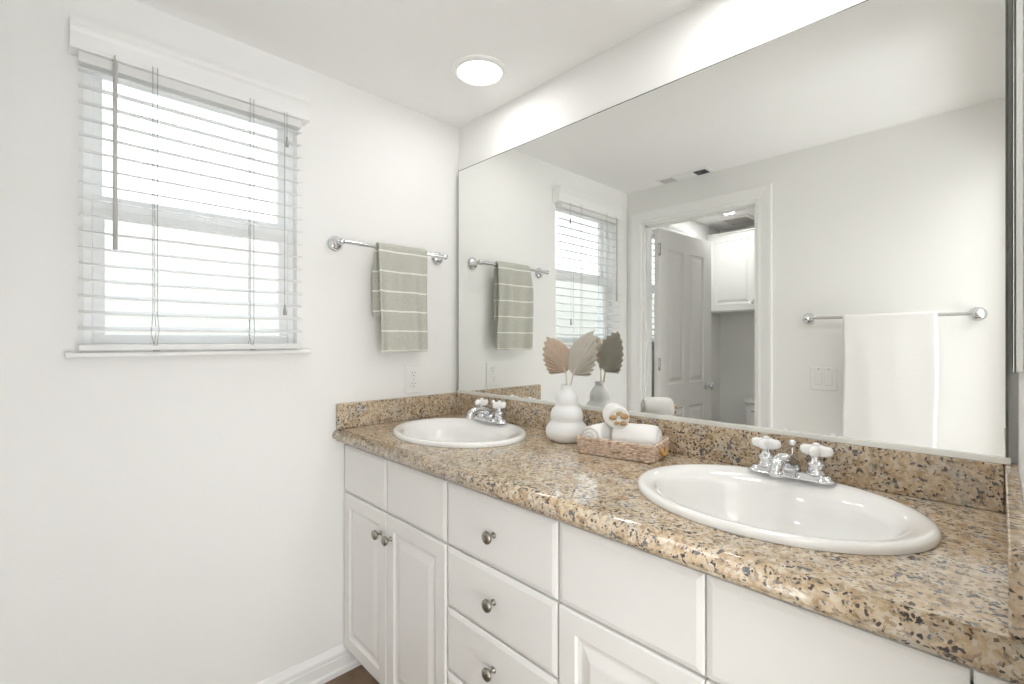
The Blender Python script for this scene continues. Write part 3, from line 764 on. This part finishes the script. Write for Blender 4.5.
for i in range(9): lv.box(.20, .395, -3.035+i*.026, -3.023+i*.026, ZC-.021, ZC-.017)
obj('louvre', lv, CORD, ef)

# ------------------------------------------------------------------ toilet room: open six-panel door, cabinet, toilet
dh = Vector((DX0+.052, YB-WB-.006, 0)); DA = math.radians(-90+5.2)
dr = thing('door_1', dh, kind='structure')
LW, LH, LT = .735, 2.175, .038
us = [0, .110, .335, .400, .625, LW]; us = [0, .115, .332, .403, .620, LW]
vs = [.012, .245, .93, 1.09, 2.04, LH]
vs = [.012, .24, .86, 1.04, 2.035, LH]
def leafpt(u, v, d, side): return (u, d, v)
lf = MB()
for side, dd in ((1, LT/2), (-1, -LT/2)):
    for i in range(5):
        for j in range(5):
            u0, u1, v0, v1 = us[i], us[i+1], vs[j], vs[j+1]
            if i in (1, 3) and j in (1, 3):
                L_ = []
                for ins, h in ((0, 0), (.010, -.008), (.022, -.009), (.050, -.002), (.054, -.002)):
                    L_.append([(u, dd+side*h, v) for u, v in rect(u0+ins, u1-ins, v0+ins, v1-ins)])
                lf.rings(L_, True, False)
            else: lf.add([(u, dd, v) for u, v in rect(u0, u1, v0, v1)], [(0, 1, 2, 3)])
lf.add([(u, d, v) for d in (-LT/2, LT/2) for u, v in rect(0, LW, vs[0], vs[-1])], [(0, 1, 5, 4), (1, 2, 6, 5), (2, 3, 7, 6), (3, 0, 4, 7)])
MD = Matrix.Translation(dh) @ Matrix.Rotation(DA, 4, 'Z')
obj('door_leaf', lf.xf(MD), DOORM, dr)
kb = MB()
for sgn in (1, -1):
    k2 = MB().lathe([(.0005, 0), (.030, 0), (.031, .003), (.026, .006), (.012, .009), (.010, .030), (.018, .036), (.026, .046), (.027, .054), (.022, .062), (.010, .066), (.0005, .066)], (0, 0, 0), 28, 'y')
    if sgn < 0: k2.v = [(x, -y, z) for x, y, z in k2.v]
    k2.xf(Matrix.Translation((LW-.080, sgn*LT/2, 1.0))); kb.add(k2.v, k2.f, True)
obj('door_handle', kb.xf(MD), CHROME, dr)
hg = MB()
for z in (.25, 1.15, 1.98): hg.lathe([(.0065, 0), (.0065, .09)], (-.006, LT/2+.004, z), 12).box(-.004, .02, LT/2, LT/2+.003, z, z+.09)
obj('hinge', hg.xf(MD), CHROME, dr)

tcab = thing('wall_cabinet', (.45, YT+.16, 1.625), 'white two-door wall cabinet above the toilet seen in the mirror', 'cabinet')
cy0, cy1 = YT+.001, -2.955
obj('body', MB().box(.004, .90, cy0, cy1, 1.625, 2.33).box(.002, .915, cy0, cy1+.012, 2.33, 2.345, .003), CAB, tcab)
def cf3(u, v, d): return (u, cy1+.0005+d, v)
for a, b_ in ((.015, .449), (.453, .889)):
    d = obj('door', panel(MB(), a, b_, 1.632, 2.322, 0, 0, cf3, [(0, .015), (.004, .0195), (.062, .020), (.066, .0125), (.080, .0125), (.100, .0185), (.104, .019)]), CAB, tcab)
    kx = b_-.035 if a < .3 else a+.035
    obj('knob', MB().lathe([(r, h) for r, h in KNOB], (0, 0, 0), 20, 'y').xf(Matrix.Translation((kx, cy1+.020, 1.70))), CHROME, d)

tl = thing('toilet', (.53, -2.95, 0), 'white toilet whose tank edge shows in the mirror below the wall cabinet', 'toilet')
def sqell(cx, cy, a, b_, z, p=2.6, n=48, back=None):
    P = []
    for i in range(n):
        t = 2*pi*i/n; c, s_ = math.cos(t), math.sin(t)
        x = a*math.copysign(abs(c)**(2/p), c); y = b_*math.copysign(abs(s_)**(2/p), s_); P.append((cx+x, cy+y, z))
    return P
TX = .53
obj('tank', MB().rings([sqell(TX, -3.135, .20, .085, .44, 6), sqell(TX, -3.135, .225, .095, .50, 6), sqell(TX, -3.135, .235, .10, .80, 6)], True, True, True), TOILM, tl)
obj('tank_lid', MB().rings([sqell(TX, -3.133, .24, .104, .8005, 6), sqell(TX, -3.133, .25, .108, .812, 6), sqell(TX, -3.133, .25, .108, .828, 6), sqell(TX, -3.133, .24, .10, .838, 6)], True, True, True), TOILM, tl)
obj('bowl', MB().rings([sqell(TX, -2.90, .115, .20, .002, 3), sqell(TX, -2.91, .105, .185, .06), sqell(TX, -2.88, .11, .18, .20), sqell(TX, -2.82, .16, .25, .32), sqell(TX, -2.80, .20, .285, .40, 2.4), sqell(TX, -2.80, .205, .29, .43, 2.4)], True, True, True), TOILM, tl)
obj('seat', MB().rings([sqell(TX, -2.79, .20, .275, .4305, 2.3), sqell(TX, -2.79, .208, .285, .440, 2.3), sqell(TX, -2.79, .205, .28, .455, 2.3), sqell(TX, -2.79, .19, .26, .462, 2.3)], True, True, True), TOILM, tl)
obj('flush_lever', MB().tube([(.365, -3.034, .74), (.365, -3.020, .74), (.41, -3.018, .735)], .006, 8), CHROME, tl)

# ------------------------------------------------------------------ medicine cabinet on the right wall (only its edge shows)
mc = thing('medicine_cabinet', (XR, -.20, 1.31), 'white medicine cabinet edge at the right border above the side splash', 'cabinet')
obj('body', MB().box(1.9162, XR-.0005, -.335, -.035, 1.318, 2.10, .001), TRIM, mc)
md = obj('door', MB().box(1.9140, 1.9160, -.335, -.035, 1.316, 2.104), MEDGE, mc)
obj('mirror_face', MB().box(1.9133, 1.9139, -.3345, -.0355, 1.317, 2.103), MIRROR, md)
